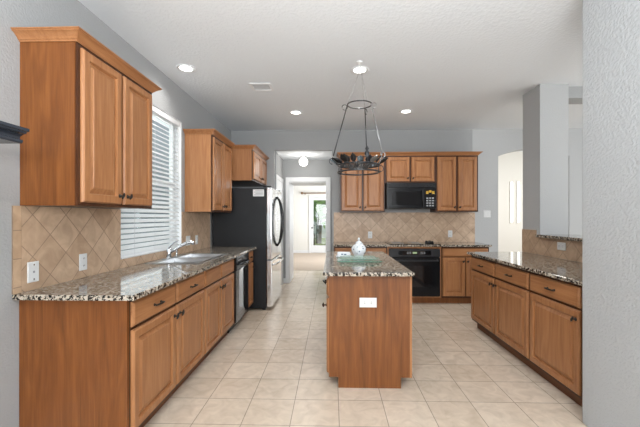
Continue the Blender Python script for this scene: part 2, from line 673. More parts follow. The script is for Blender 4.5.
# glazed exterior door in the far room
d = struct(MB().box(-0.865, -0.79, 12.66, 12.7, 0, 2.16).box(0.13, 0.2, 12.66, 12.7, 0, 2.16).box(-0.79, 0.13, 12.66, 12.7, 2.09, 2.16),
           'trim_3', M_WHITE, bevel=0.006)
f = MB()
f.box(-0.785, -0.70, 12.72, 12.76, 0.01, 2.085)
f.box(0.035, 0.125, 12.72, 12.76, 0.01, 2.085)
f.box(-0.70, 0.035, 12.72, 12.76, 1.99, 2.085)
f.box(-0.70, 0.035, 12.72, 12.76, 0.01, 0.28)
dr = struct(f, 'door_1', M_WHITE, bevel=0.004)
MB().box(-0.70, 0.035, 12.735, 12.745, 0.28, 1.99).build('pane', M_GLASS, dr)
MB().lathe([(0.001, -0.05), (0.022, -0.048), (0.027, -0.035), (0.02, -0.022), (0.012, -0.018), (0.012, 0.0), (0.03, 0.0), (0.03, 0.008)],
           (-0.36 - 0.385, 12.712, 0.95), 16, 'y').build('door_knob', M_BRONZE, dr, smooth=True)

# sink window: frame, sill board and pane
f = MB()
X0 = XL - 0.125
f.box(X0, X0 + 0.05, WY0, WY0 + 0.05, WZ0, WZ1)
f.box(X0, X0 + 0.05, WY1 - 0.05, WY1, WZ0, WZ1)
f.box(X0, X0 + 0.05, WY0 + 0.05, WY1 - 0.05, WZ0, WZ0 + 0.05)
f.box(X0, X0 + 0.05, WY0 + 0.05, WY1 - 0.05, WZ1 - 0.05, WZ1)
f.box(X0, X0 + 0.045, WY0 + 0.05, WY1 - 0.05, (WZ0 + WZ1) / 2 - 0.02, (WZ0 + WZ1) / 2 + 0.02)
wn = struct(f, 'window_1', M_WHITE, bevel=0.004)
MB().box(X0 + 0.015, X0 + 0.02, WY0 + 0.05, WY1 - 0.05, WZ0 + 0.05, WZ1 - 0.05).build('window_glass', M_GLASS, wn)
t = MB()
t.box(XL - 0.075, XL, WY1 - 0.006, WY1 - 0.001, WZ0, WZ1)
t.box(XL - 0.075, XL, WY0 + 0.001, WY0 + 0.006, WZ0, WZ1)
t.box(XL - 0.075, XL, WY0 + 0.006, WY1 - 0.006, WZ1 - 0.006, WZ1 - 0.001)
t.box(XL - 0.075, XL + 0.012, WY0 + 0.006, WY1 - 0.006, WZ0 + 0.001, WZ0 + 0.016)
struct(t, 'trim_4', M_WHITE, bevel=0.002)

# ------------------------------------------------------------------ hardware + doors
def knob(parent, x, z, yf):
    b = MB()
    b.lathe([(0.013, 0.0), (0.013, -0.003), (0.006, -0.005), (0.005, -0.02)], (x, yf, z), 12, 'y')
    b.tube([(x - 0.012, yf - 0.024, z - 0.019), (x - 0.005, yf - 0.026, z - 0.008), (x, yf - 0.027, z), (x + 0.004, yf - 0.026, z + 0.009), (x + 0.010, yf - 0.024, z + 0.02)],
           [0.004, 0.0075, 0.009, 0.0075, 0.004], 8)
    return b.build('knob', M_BRONZE, parent, smooth=True)


def pull(parent, x, z, yf, L=0.1):
    b = MB()
    h = L / 2
    for s in (-1, 1):
        b.lathe([(0.009, 0.0), (0.009, -0.004), (0.005, -0.006), (0.005, -0.022)], (x + s * h * 0.8, yf, z), 10, 'y')
    b.tube([(x - h - .006, yf - 0.018, z - 0.003), (x - h * .8, yf - 0.024, z), (x - h * .4, yf - 0.029, z + .002), (x, yf - 0.031, z + .003), (x + h * .4, yf - 0.029, z + .002), (x + h * .8, yf - 0.024, z), (x + h + .006, yf - 0.018, z - .003)],
           [0.003, 0.006, 0.0065, 0.0075, 0.0065, 0.006, 0.003], 8)
    return b.build('pull', M_BRONZE, parent, smooth=True)


def rect(x0, x1, z0, z1, i, y):
    return [(x0 + i, y, z0 + i), (x1 - i, y, z0 + i), (x1 - i, y, z1 - i), (x0 + i, y, z1 - i)]


def cab_door(parent, x0, x1, z0, z1, yf=0.0, hside=None, hz='top', mat=None, st=0.052):
    prof = [(0, 0), (0, -0.008), (0.003, -0.014), (0.009, -0.020), (st - 0.003, -0.020), (st, -0.018), (st + 0.002, -0.004), (st + 0.009, -0.003),
            (st + 0.034, -0.015), (st + 0.036, -0.018)]
    b = MB()
    b.rings([rect(x0, x1, z0, z1, i, yf + y) for (i, y) in prof])
    o = b.build('door', mat or M_WOOD, parent)
    if hside is not None:
        x = x1 - 0.028 if hside > 0 else x0 + 0.028
        z = z1 - 0.062 if hz == 'top' else z0 + 0.055
        knob(o, x, z, yf - 0.02)
    return o


def drawer_front(parent, x0, x1, z0, z1, yf=0.0, handle=True, name='drawer'):
    prof = [(0, 0), (0, -0.007), (0.005, -0.013), (0.012, -0.019), (0.017, -0.020)]
    b = MB()
    b.rings([rect(x0, x1, z0, z1, i, yf + y) for (i, y) in prof])
    o = b.build(name, M_WOODX, parent)
    if handle:
        pull(o, (x0 + x1) / 2, (z0 + z1) / 2, yf - 0.02)
    return o


def base_cabinet(label, loc, rz, w, fronts, depth=0.6, group=None, top=0.892, toe_mat=None, end_near=False):
    """fronts: list of (x0, x1, door handle side, drawer kind) in fractions of the width"""
    t = thing('base_cabinet', label, 'cabinet', loc, rz, group)
    h = w / 2 - 0.0006
    box(-h, h, 0, depth, 0.1, top).build('carcass', M_WOOD_SHADE, t)
    box(-h, h, 0.065, 0.08, 0.0, 0.0995).build('toe_kick', toe_mat or M_TOE, t)
    for (a, b_, hs, dk) in fronts:
        x0, x1 = -w / 2 + a * w + 0.015, -w / 2 + b_ * w - 0.015
        if dk == 'drawer':
            drawer_front(t, x0, x1, 0.725, 0.869)
        elif dk == 'false':
            drawer_front(t, x0, x1, 0.725, 0.869, handle=False, name='false_drawer_front')
        cab_door(t, x0, x1, 0.122, 0.706, hside=hs)
    return t


CROWN = [(0.0, 0.0), (0.006, 0.0), (0.008, 0.010), (0.014, 0.014), (0.020, 0.026), (0.034, 0.042), (0.044, 0.050), (0.050, 0.052), (0.050, 0.060), (0.056, 0.062), (0.056, 0.070), (0.0, 0.070)]


def crown(parent, x0, x1, depth, z, lr, rr, mat=None):
    b = MB()
    cols = []
    for (o, dz) in CROWN:
        line = []
        a = x0 - o * (1 if lr else 0)
        c = x1 + o * (1 if rr else 0)
        dz *= 0.77
        line.append((a, depth, z + dz))
        line.append((a, -o, z + dz))
        line.append((c, -o, z + dz))
        line.append((c, depth, z + dz))
        cols.append(line)
    vs = [p for l in cols for p in l]
    fs = []
    for i in range(len(cols) - 1):
        for k in range(3):
            fs.append((i * 4 + k, i * 4 + k + 1, (i + 1) * 4 + k + 1, (i + 1) * 4 + k))
    n = len(cols)
    fs.append(tuple(i * 4 for i in range(n)))
    fs.append(tuple(i * 4 + 3 for i in reversed(range(n))))
    fs.append(tuple((0, 3, 2, 1)))
    b.add(vs, fs)
    return b.build('crown_moulding', mat or M_WOODX, parent)


def wall_cabinet(label, loc, rz, w, z0, z1, depth=0.33, ndoors=2, lr=True, rr=True, end_mat=None, group=None, near_panel=None):
    t = thing('wall_cabinet', label, 'cabinet', loc, rz, group)
    h = w / 2 - 0.0006
    box(-h, h, 0, depth, z0, z1).build('carcass', M_WOOD_SHADE, t)
    if near_panel:
        ep = box(-h - 0.006, -h, 0.012, depth, z0, z1).build('end_panel', near_panel, t)
    g = 0.022
    dw = (w - g * 2 - 0.03) / 2
    for i in range(2):
        x0 = -w / 2 + g + i * (dw + 0.03)
        cab_door(t, x0, x0 + dw, z0 + 0.02, z1 - 0.022, hside=1 if i == 0 else -1, hz='bottom')
    crown(t, -h - (0.006 if near_panel else 0), h, depth, z1, lr, rr)
    return t


# ------------------------------------------------------------------ left base run (faces +x)
LX = -1.15                                      # carcass front
RZL = R(90)
DL = abs(XL - LX) - 0.002
y0, y1 = 1.885, 2.44
c = base_cabinet('maple drawer base cabinet with the big plain end panel, first in the window run', (LX, (y0 + y1) / 2, 0), RZL, y1 - y0, [(0, 1, 1, 'drawer')], DL)
# flush end panel running to the floor (local -x side)
hw = (y1 - y0) / 2
ep = box(-hw - 0.02, -hw - 0.0006, 0.0, DL, 0.0, 0.892).build('end_panel', M_PANEL, c)
ep['label'] = 'wide plain end panel with strong vertical grain'
y0, y1 = 2.44, 2.99
base_cabinet('maple base cabinet with drawer pull, between the end cabinet and the sink base', (LX, (y0 + y1) / 2, 0), RZL, y1 - y0, [(0, 1, -1, 'drawer')], DL)
y0, y1 = 2.99, 3.9
# sink base is open on top for the bowls
t = thing('sink_base_cabinet', 'maple sink base cabinet with two doors below blank drawer fronts', 'cabinet', (LX, (y0 + y1) / 2, 0), RZL)
hw = (y1 - y0) / 2 - 0.0006
b = MB()
b.box(-hw, hw, 0, 0.02, 0.1, 0.892).box(-hw, -hw + 0.018, 0.02, DL, 0.1, 0.892).box(hw - 0.018, hw, 0.02, DL, 0.1, 0.892)
b.box(-hw + 0.018, hw - 0.018, 0.02, DL, 0.1, 0.118)
b.build('carcass', M_WOOD_SHADE, t)
box(-hw, hw, 0.065, 0.08, 0.0, 0.0995).build('toe_kick', M_TOE, t)
for (a, b_, hs) in ((0, 0.485, 1), (0.485, 1, -1)):
    W = y1 - y0
    xa, xb = -W / 2 + a * W + 0.014, -W / 2 + b_ * W - 0.014
    drawer_front(t, xa, xb, 0.725, 0.869, handle=False, name='false_drawer_front')
    cab_door(t, xa, xb, 0.122, 0.706, hside=hs)
y0, y1 = 4.50, 4.845
base_cabinet('narrow maple base cabinet between the dishwasher and the refrigerator', (LX, (y0 + y1) / 2, 0), RZL, y1 - y0, [(0, 1, 1, 'drawer')], DL)

# dishwasher
y0, y1 = 3.905, 4.495
t = thing('dishwasher', 'black dishwasher built in under the window worktop', 'dishwasher', (LX, (y0 + y1) / 2, 0), RZL)
hw = (y1 - y0) / 2
box(-hw, hw, 0.0, 0.58, 0.1, 0.888).build('tub', M_DGREY, t)
box(-hw + .004, hw - .004, -0.035, -0.0005, 0.115, 0.725).build('door', M_GLOSSK, t, bevel=0.006)
p = box(-hw + .004, hw - .004, -0.04, -0.0005, 0.729, 0.884).build('control_panel', M_BLACK, t, bevel=0.006)
b = MB()
b.tube([(-0.2, -0.04, 0.79), (-0.19, -0.07, 0.79), (0, -0.078, 0.79), (0.19, -0.07, 0.79), (0.2, -0.04, 0.79)], 0.011, 8)
b.build('handle', M_DGREY, p, smooth=True)
b = MB()
for i in range(4):
    b.box(-0.22 + i * 0.035, -0.20 + i * 0.035, -0.043, -0.0395, 0.835, 0.847)
b.build('buttons', M_BTN, p)
box(-hw + .004, hw - .004, 0.055, 0.07, 0.0, 0.112).build('kick_plate', M_BLACK, t)

# left worktop with sink cut-out
SX0, SX1, SY0, SY1 = -1.722, -1.205, 3.06, 3.90
CT0, CT1 = 0.894, 0.925
o = MB().slab_hole(XL + 0.001, -1.085, 1.82, 4.845, CT0, CT1, [(SX0 + 0.02, SX1 - 0.02, SY0 + 0.02, SY1 - 0.02)]).build('granite_worktop', M_GRAN, bevel=0.006)
tag(o, 'long speckled granite worktop under the window with the sink set in it', 'worktop')

# sink
t = thing('kitchen_sink', 'double bowl stainless steel sink set in the granite under the window', 'sink', (0, 0, 0))
ym = (SY0 + SY1) / 2
H = [(SX0 + 0.085, SX1 - 0.035, SY0 + 0.035, ym - 0.018), (SX0 + 0.085, SX1 - 0.035, ym + 0.018, SY1 - 0.035)]
MB().slab_hole(SX0, SX1, SY0, SY1, CT1 + 0.0005, CT1 + 0.006, H).build('rim', M_SINK, t, bevel=0.002)
for h in H:
    b = MB()
    rr = []
    for (i, z) in ((0.0, CT1 + 0.002), (0.004, 0.89), (0.012, 0.76), (0.03, 0.742), (0.16, 0.735)):
        rr.append([(h[0] + i, h[2] + i, z), (h[1] - i, h[2] + i, z), (h[1] - i, h[3] - i, z), (h[0] + i, h[3] - i, z)])
    b.rings(rr, cap=True, back=False)
    bo = b.build('bowl', M_SINK, t)
    cx, cy = (h[0] + h[1]) / 2, (h[2] + h[3]) / 2
    MB().lathe([(0.04, 0.0), (0.045, 0.004), (0.03, 0.004), (0.028, 0.001)], (cx, cy, 0.736), 20).build('drain', M_CHROME, bo, smooth=True)

# faucet on the rear deck of the sink
fx, fy, fz = -1.680, 3.44, CT1 + 0.0062
t = thing('kitchen_faucet', 'chrome pull-out faucet with raised lever standing behind the sink bowls', 'faucet', (fx, fy, fz))
b = MB()
b.lathe([(0.001, 0), (0.032, 0), (0.032, 0.006), (0.026, 0.012), (0.001, 0.012)], seg=20)
b.box(-0.026, 0.026, -0.11, 0.11, 0.0, 0.007)
b.build('base_plate', M_CHROME, t, bevel=0.002)
MB().lathe([(0.024, 0.010), (0.023, 0.05), (0.022, 0.085), (0.019, 0.10), (0.008, 0.108)], seg=18).build('body', M_CHROME, t, smooth=True)
MB().tube([(0.0, 0.0, 0.055), (0.05, 0.015, 0.085), (0.11, 0.03, 0.125), (0.17, 0.045, 0.155), (0.21, 0.055, 0.165), (0.225, 0.058, 0.155), (0.228, 0.059, 0.135)],
          [0.015, 0.015, 0.015, 0.016, 0.018, 0.018, 0.015], 12).build('spout', M_CHROME, t, smooth=True)
MB().tube([(0.0, 0, 0.098), (0.012, 0.0, 0.125), (0.035, 0.005, 0.150), (0.065, 0.01, 0.172), (0.085, 0.014, 0.176)], [0.013, 0.010, 0.008, 0.0085, 0.006], 10).build('lever', M_CHROME, t, smooth=True)
MB().lathe([(0.016, 0), (0.016, 0.006), (0.010, 0.012), (0.010, 0.05), (0.013, 0.06), (0.013, 0.075), (0.006, 0.08)], (0, 0.17, 0), 14).build('side_sprayer', M_CHROME, t, smooth=True)

# ------------------------------------------------------------------ tile splashbacks
# left wall: local X runs along +y of the room
def splash(name, label, loc, rz, rects, mat, holes=None):
    b = MB()
    for (a, c, z0, z1) in rects:
        b.box(a, c, -0.008, -0.0004, z0, z1)
    o = b.build(name, mat, None, loc=loc, rot=(0, 0, rz))
    return tag(o, label, 'backsplash')


SZ0 = CT1 + 0.0006
t = thing('tile_backsplash', 'tan diagonal tile backsplash with straight border on the window wall', 'backsplash', (XL, 1.82, 0), RZL)
b = MB()
b.box(0.056, WY0 - 1.82, -0.008, -0.0004, SZ0, 1.418)
b.box(WY0 - 1.82, WY1 - 1.82, -0.008, -0.0004, SZ0, 0.998)
b.box(WY1 - 1.82, 4.845 - 1.82, -0.008, -0.0004, SZ0, 1.418)
b.build('diagonal_tiles', M_SPLASH, t)
box(0.002, 0.053, -0.0085, -0.0004, SZ0, 1.418).build('border_tiles', M_BORDER, t)
box(0.053, 0.056, -0.006, -0.0004, SZ0, 1.418).build('grout_line', plain('grout', (0.24, 0.18, 0.13), 0.9), t)

# ------------------------------------------------------------------ left wall cabinets
UX = -1.44
DU = abs(XL - UX) - 0.002
y0, y1 = 1.875, 2.665
wall_cabinet('large maple wall cabinet hanging in front of the window, plain end toward the camera', (UX, (y0 + y1) / 2, 0), RZL, y1 - y0, 1.42, 2.345, DU, near_panel=M_PANEL)
y0, y1 = 4.02, 4.79
wall_cabinet('maple wall cabinet with pale end panel between window and refrigerator', (UX, (y0 + y1) / 2, 0), RZL, y1 - y0, 1.418, 2.345, DU, near_panel=M_WOOD, rr=False)
y0, y1 = 4.86, 5.865
t = wall_cabinet('short deep maple wall cabinet above the refrigerator', (-1.15, (y0 + y1) / 2, 0), RZL, y1 - y0, 1.885, 2.335, 0.618, near_panel=M_WOOD)

# ------------------------------------------------------------------ refrigerator
FY0, FY1, FXF = 4.875, 5.785, -0.955
t = thing('refrigerator', 'black sided refrigerator with stainless french doors beside the hall opening', 'refrigerator', (FXF, (FY0 + FY1) / 2, 0), RZL)
hw = (FY1 - FY0) / 2
box(-hw, hw, 0.0, 0.78, 0.03, 1.775).build('body', M_BLACKT, t, bevel=0.006)
b = MB()
for (x, y) in ((-hw + 0.06, 0.05), (hw - 0.06, 0.05), (-hw + 0.06, 0.7), (hw - 0.06, 0.7)):
    MB().lathe([(0.02, 0), (0.02, 0.03)], (x, y, 0), 12).build('foot', M_DGREY, t)
box(-hw + 0.01, hw - 0.01, 0.01, 0.03, 0.008, 0.029).build('kick_grille', M_DGREY, t)
for (a, c, s) in ((-hw, -0.002, -1), (0.002, hw, 1)):
    d = box(a, c, -0.085, -0.004, 0.735, 1.785).build('door', M_STEEL, t, bevel=0.012, seg=3)
    # bowed black handle, one half of the oval
    pts, rs = [], []
    for k in range(15):
        u = -1 + 2 * k / 14
        x = s * (0.032 + 0.03 * (1 - u * u))
        pts.append((x, -0.085 - 0.078 * (1 - u * u) ** 0.6 - 0.004, 1.285 + u * 0.385))
        rs.append(0.013 + 0.005 * (1 - u * u))
    MB().tube(pts, rs, 10).build('handle', M_BLACK, d, smooth=True)
    box(-hw + 0.012 if s < 0 else hw - 0.062, -hw + 0.062 if s < 0 else hw - 0.012, -0.07, 0.05, 1.786, 1.806).build('hinge_cap', M_BLACK, d, bevel=0.004)
d = box(-hw, hw, -0.085, -0.004, 0.045, 0.725).build('freezer_drawer', M_STEEL, t, bevel=0.012, seg=3)
MB().tube([(-hw + 0.05, -0.085, 0.655), (-hw + 0.06, -0.125, 0.662), (-0.2, -0.145, 0.668), (0, -0.15, 0.67), (0.2, -0.145, 0.668), (hw - 0.06, -0.125, 0.662), (hw - 0.05, -0.085, 0.655)],
          0.014, 10).build('handle', M_STEEL, d, smooth=True)
st = MB().box(-hw - 0.0015, -hw - 0.0002, 0.03, 0.19, 1.655, 1.755)
st = st.build('paper_label', M_PLATE, t)
st['label'] = 'white paper energy label on the black side'
b = MB()
for i in range(4):
    b.box(-hw - 0.0022, -hw - 0.0016, 0.045, 0.175 - 0.02 * (i % 2), 1.672 + i * 0.02, 1.68 + i * 0.02)
b.build('print_lines', M_BTN, st)

# ------------------------------------------------------------------ back run
BYF = 5.30
DB = YB - BYF - 0.002
base_cabinet('maple base cabinet against the back wall, hidden half behind the island', ((0.03 + 0.86) / 2, BYF, 0), 0, 0.83, [(0, 0.5, 1, 'false'), (0.5, 1, -1, 'false')], DB)
# oven cabinet
t = thing('oven_cabinet', 'maple oven cabinet framing the black oven below the cooktop', 'cabinet', (1.28, BYF, 0), 0)
b = MB()
b.box(-0.418, -0.392, 0, DB, 0.1, 0.892).box(0.392, 0.418, 0, DB, 0.1, 0.892)
b.box(-0.392, 0.392, 0, DB, 0.1, 0.115).box(-0.392, 0.392, 0, 0.3, 0.866, 0.892)
b.build('carcass', M_WOOD, t)
box(-0.418, 0.418, 0.065, 0.08, 0, 0.0995).build('toe_kick', M_PANEL, t)
t = thing('base_cabinet', 'maple base cabinet with a blank top rail right of the oven', 'cabinet', ((1.70 + 2.43) / 2, BYF, 0), 0)
hw = 0.365
box(-hw, hw, 0, DB, 0.1, 0.892).build('carcass', M_WOOD_SHADE, t)
box(-hw, hw, 0.065, 0.08, 0, 0.0995).build('toe_kick', M_PANEL, t)
drawer_front(t, -hw + 0.015, hw - 0.015, 0.74, 0.868, handle=False, name='false_drawer_front')
cab_door(t, -hw + 0.015, -0.006, 0.125, 0.728, hside=1)
cab_door(t, 0.006, hw - 0.015, 0.125, 0.728, hside=-1)
o = box(0.02, 2.462, 5.262, YB - 0.001, CT0, CT1).build('granite_worktop', M_GRAN, bevel=0.006)
tag(o, 'speckled granite worktop along the back wall carrying the cooktop', 'worktop')

# wall oven
t = thing('wall_oven', 'black built-in oven with dark window in the back cabinets', 'oven', (1.28, BYF, 0), 0)
hw = 0.388
box(-hw, hw, 0.0, 0.5, 0.118, 0.86).build('oven_body', M_BLACK, t)
p = box(-hw - 0.008, hw + 0.008, -0.03, -0.0005, 0.735, 0.86).build('control_panel', M_DGREY, t, bevel=0.008)
box(-0.25, 0.25, -0.0325, -0.0302, 0.765, 0.832).build('control_glass', M_GLOSSK, p)
box(-0.03, 0.035, -0.034, -0.0326, 0.785, 0.815).build('display', M_DISP, p)
b = MB()
for i in range(2):
    for j in range(3):
        MB().box(-0.12 + j * 0.024, -0.105 + j * 0.024, -0.034, -0.0326, 0.783 + i * 0.02, 0.795 + i * 0.02).build('button', M_BTN, p)
        MB().box(0.09 + j * 0.028, 0.105 + j * 0.028, -0.034, -0.0326, 0.783 + i * 0.02, 0.795 + i * 0.02).build('button', M_BTN, p)
d = box(-hw - 0.004, hw + 0.004, -0.035, -0.0005, 0.13, 0.725).build('oven_door', M_BLACK, t, bevel=0.006)
box(-0.27, 0.27, -0.037, -0.0352, 0.27, 0.60).build('door_window', M_GLOSSK, d)
MB().tube([(-0.35, -0.035, 0.685), (-0.345, -0.075, 0.685), (-0.3, -0.085, 0.685), (0.3, -0.085, 0.685), (0.345, -0.075, 0.685), (0.35, -0.035, 0.685)], 0.013, 10).build('handle', M_DGREY, d, smooth=True)

# cooktop
t = thing('cooktop', 'black glass cooktop set in the back worktop above the oven', 'cooktop', (1.30, 5.56, CT1 + 0.0005), 0)
box(-0.40, 0.40, -0.24, 0.24, 0, 0.008).build('glass_top', M_GLOSSK, t, bevel=0.003)
for (x, y, r) in ((-0.24, -0.1, 0.09), (-0.24, 0.12, 0.075), (0.05, 0.12, 0.09), (0.05, -0.1, 0.075)):
    b = MB()
    b.tube([(x + r * math.cos(k * math.pi / 16), y + r * math.sin(k * math.pi / 16), 0.0088) for k in range(32)], 0.0012, 5, closed=True)
    b.build('burner_ring', M_BTN, t)
for (x, y) in ((0.24, -0.12), (0.31, -0.08), (0.24, 0.0), (0.31, 0.06)):
    MB().lathe([(0.026, 0.008), (0.026, 0.014), (0.021, 0.018), (0.019, 0.04), (0.012, 0.042)], (x, y, 0.0005), 16).build('knob', M_BLACK, t, smooth=True)

# back splash
t = MB().box(0, 2.428, -0.008, -0.0004, SZ0, 1.434).build('tile_backsplash', M_SPLASH, None, loc=(0.03, YB, 0))
tag(t, 'tan diagonal tile backsplash between back worktop and wall cabinets', 'backsplash')

# back wall cabinets
UYF = 5.56
DBU = YB - UYF - 0.002
wall_cabinet('maple wall cabinet on the back wall behind the hanging pot rack', ((0.135 + 0.868) / 2, UYF, 0), 0, 0.733, 1.438, 2.357, DBU, rr=False)
wall_cabinet('short maple wall cabinet above the microwave', ((0.868 + 1.69) / 2, UYF, 0), 0, 0.822, 1.912, 2.357, DBU, lr=False, rr=False)
wall_cabinet('maple wall cabinet on the back wall right of the microwave', ((1.69 + 2.375) / 2, UYF, 0), 0, 0.685, 1.438, 2.357, DBU, lr=False)

# microwave
t = thing('microwave', 'black over-the-range microwave with keypad, hung above the cooktop', 'microwave', (1.279, 5.52, 1.488), 0)
hw = 0.398
box(-hw, hw, 0.0, 0.35, 0, 0.42).build('case', M_BLACK, t, bevel=0.004)
d = box(-hw, 0.205, -0.03, -0.0005, 0.012, 0.335).build('door', M_BLACK, t, bevel=0.006)
box(-0.31, 0.14, -0.032, -0.0302, 0.065, 0.275).build('door_window', M_GLOSSK, d)
MB().tube([(0.175, -0.03, 0.05), (0.175, -0.06, 0.06), (0.175, -0.065, 0.17), (0.175, -0.06, 0.285), (0.175, -0.03, 0.295)], 0.010, 8).build('handle', M_BLACK, d, smooth=True)
p = box(0.21, hw, -0.03, -0.0005, 0.012, 0.335).build('control_panel', M_GLOSSK, t, bevel=0.004)
b = MB()
for i in range(4):
    for j in range(3):
        b.box(0.24 + j * 0.045, 0.272 + j * 0.045, -0.0312, -0.0302, 0.04 + i * 0.04, 0.062 + i * 0.04)
b.build('keypad', M_BTN, p)
b = MB()
for i in range(3):
    b.box(0.235 + i * 0.048, 0.275 + i * 0.048, -0.0312, -0.0302, 0.24 + 0.02 * (i % 2), 0.285 + 0.01 * (i % 2))
b.build('amber_keys', M_YEL, p)
g = box(-hw, hw, -0.028, -0.0005, 0.340, 0.418).build('vent_grille', M_BLACK, t, bevel=0.004)
b = MB()
for i in range(5):
    b.box(-hw + 0.02, hw - 0.02, -0.031, -0.0282, 0.350 + i * 0.013, 0.356 + i * 0.013)
b.build('grille_bars', M_DGREY, g)

# ------------------------------------------------------------------ island
IX0, IX1, IY0, IY1 = -0.024, 0.615, 2.685, 4.19
t = thing('kitchen_island', 'maple kitchen island with a plain grained end panel facing the camera', 'island', ((IX0 + IX1) / 2, (IY0 + IY1) / 2, 0), 0)
hx, hy = (IX1 - IX0) / 2, (IY1 - IY0) / 2
box(-hx, hx, -hy + 0.012, hy, 0.085, CT0 - 0.0015).build('carcass', M_WOOD_SHADE, t)
box(-hx + 0.075, hx - 0.07, -hy + 0.012, hy - 0.02, 0, 0.0845).build('toe_base', M_TOE, t)
pn = MB()
pn.prism([(-hx, 0.085), (-hx + 0.075, 0.085), (-hx + 0.075, 0.0), (hx - 0.07, 0.0), (hx - 0.07, 0.085), (hx, 0.085), (hx, CT0 - 0.0015), (-hx, CT0 - 0.0015)], -hy, -hy + 0.0115, 'y')
e = pn.build('end_panel', M_PANEL, t)
e['label'] = 'plain end panel with reddish vertical grain'
# corner posts
box(hx + 0.0005, hx + 0.016, -hy, -hy + 0.5, 0.085, CT0 - 0.0015).build('side_stile', M_WOOD, t)


def turn(objs, m):
    for o in objs:
        o.data.transform(m)


def side_front(x0, x1, hs):
    """drawer over door on the island's left side: built facing -y, turned to face -x"""
    M = Matrix.Translation((-hx, 0, 0)) @ Matrix.Rotation(R(-90), 4, 'Z')
    d1 = drawer_front(t, x0, x1, 0.725, 0.869)
    d2 = cab_door(t, x0, x1, 0.11, 0.706, hside=hs)
    turn([d1, d2] + list(d1.children) + list(d2.children), M)


L3 = (2 * hy - 0.02) / 3
for i in range(3):
    side_front(-hy + 0.01 + i * L3, -hy + (i + 1) * L3, (1, -1, 1)[i])
o = box(-0.07, 0.637, 2.625, 4.235, CT0, CT1).build('granite_worktop', M_GRAN, bevel=0.006)
tag(o, 'speckled granite worktop on the island with the teapot on it', 'worktop')

# ------------------------------------------------------------------ right run (faces -x)
RX = 1.715
RZR = R(-90)
DR = 2.352 - RX
for (ya, yb, hs, lab) in ((3.585, 4.19, 1, 'maple drawer base cabinet at the far end of the right run'),
                          (2.968, 3.585, -1, 'maple drawer base cabinet in the middle of the right run'),
                          (2.355, 2.968, 1, 'maple drawer base cabinet next to the textured grey wall end')):
    base_cabinet(lab, (RX, (ya + yb) / 2, 0), RZR, yb - ya, [(0, 1, hs, 'drawer')], DR)
o = box(1.668, 2.351, 2.272, 4.235, CT0, CT1).build('granite_worktop', M_GRAN, bevel=0.006)
tag(o, 'speckled granite worktop along the half wall on the right', 'worktop')
o = MB().box(1.735, 2.35, 2.275, 2.352, 0.0, 0.892).build('filler_panel', M_TOE)
tag(o, 'narrow dark filler panel between the last right cabinet and the grey wall end', 'panel')
t = thing('tile_backsplash', 'tan diagonal tile backsplash on the half wall below the granite ledge', 'backsplash', (2.36, 4.25, 0), RZR)
MB().box(0.0, 0.29, -0.008, -0.0004, SZ0, 1.205).box(0.29, 1.978, -0.008, -0.0004, SZ0, 1.123).build('diagonal_tiles', M_SPLASH, t)
o = box(2.305, 2.75, 2.275, 3.897, 1.1265, 1.158).build('granite_ledge', M_GRAN, bevel=0.005)
tag(o, 'raised granite bar ledge on top of the half wall beside the column', 'ledge')

# ------------------------------------------------------------------ window blind
t = thing('window_blind', 'white horizontal slat blind, nearly closed, in the window over the sink', 'blind', (XL - 0.035, (WY0 + WY1) / 2, WZ1 - 0.008), RZL)
hw = (WY1 - WY0) / 2 - 0.012
MB().box(-hw, hw, -0.03, 0.022, -0.055, 0.0).build('headrail', M_WHITE, t, bevel=0.003)
n = 30
top, bot = -0.075, WZ0 + 0.045 - (WZ1 - 0.008)
sl = []
for i in range(n):
    zc = top + (bot - top) * i / (n - 1)
    b = MB()
    a = R(36)
    prof = []
    for k in range(5):
        u = -1 + k / 2
        py = u * 0.025 * math.cos(a)
        pz = u * 0.025 * math.sin(a)
        bow = 0.003 * (1 - u * u)
        prof.append((py - bow * math.sin(a), pz + bow * math.cos(a)))
    low = [(p[0], p[1] - 0.0022) for p in reversed(prof)]
    b.prism([(p[0], zc + p[1]) for p in prof + low], -hw + 0.004, hw - 0.004, 'x')
    sl.append(b.build('slat', M_BLIND, t))
MB().box(-hw, hw, -0.02, 0.02, bot - 0.045, bot - 0.025).build('bottom_rail', M_WHITE, t, bevel=0.003)
for x in (-hw * 0.62, 0.0, hw * 0.62):
    MB().box(x - 0.0015, x + 0.0015, -0.0275, -0.0255, bot - 0.03, -0.05).build('ladder_cord', M_WHITE, t)
MB().tube([(hw - 0.08, -0.04, -0.05), (hw - 0.08, -0.042, -0.4), (hw - 0.08, -0.042, -0.7)], 0.004, 6).build('tilt_wand', M_PLATE, t)

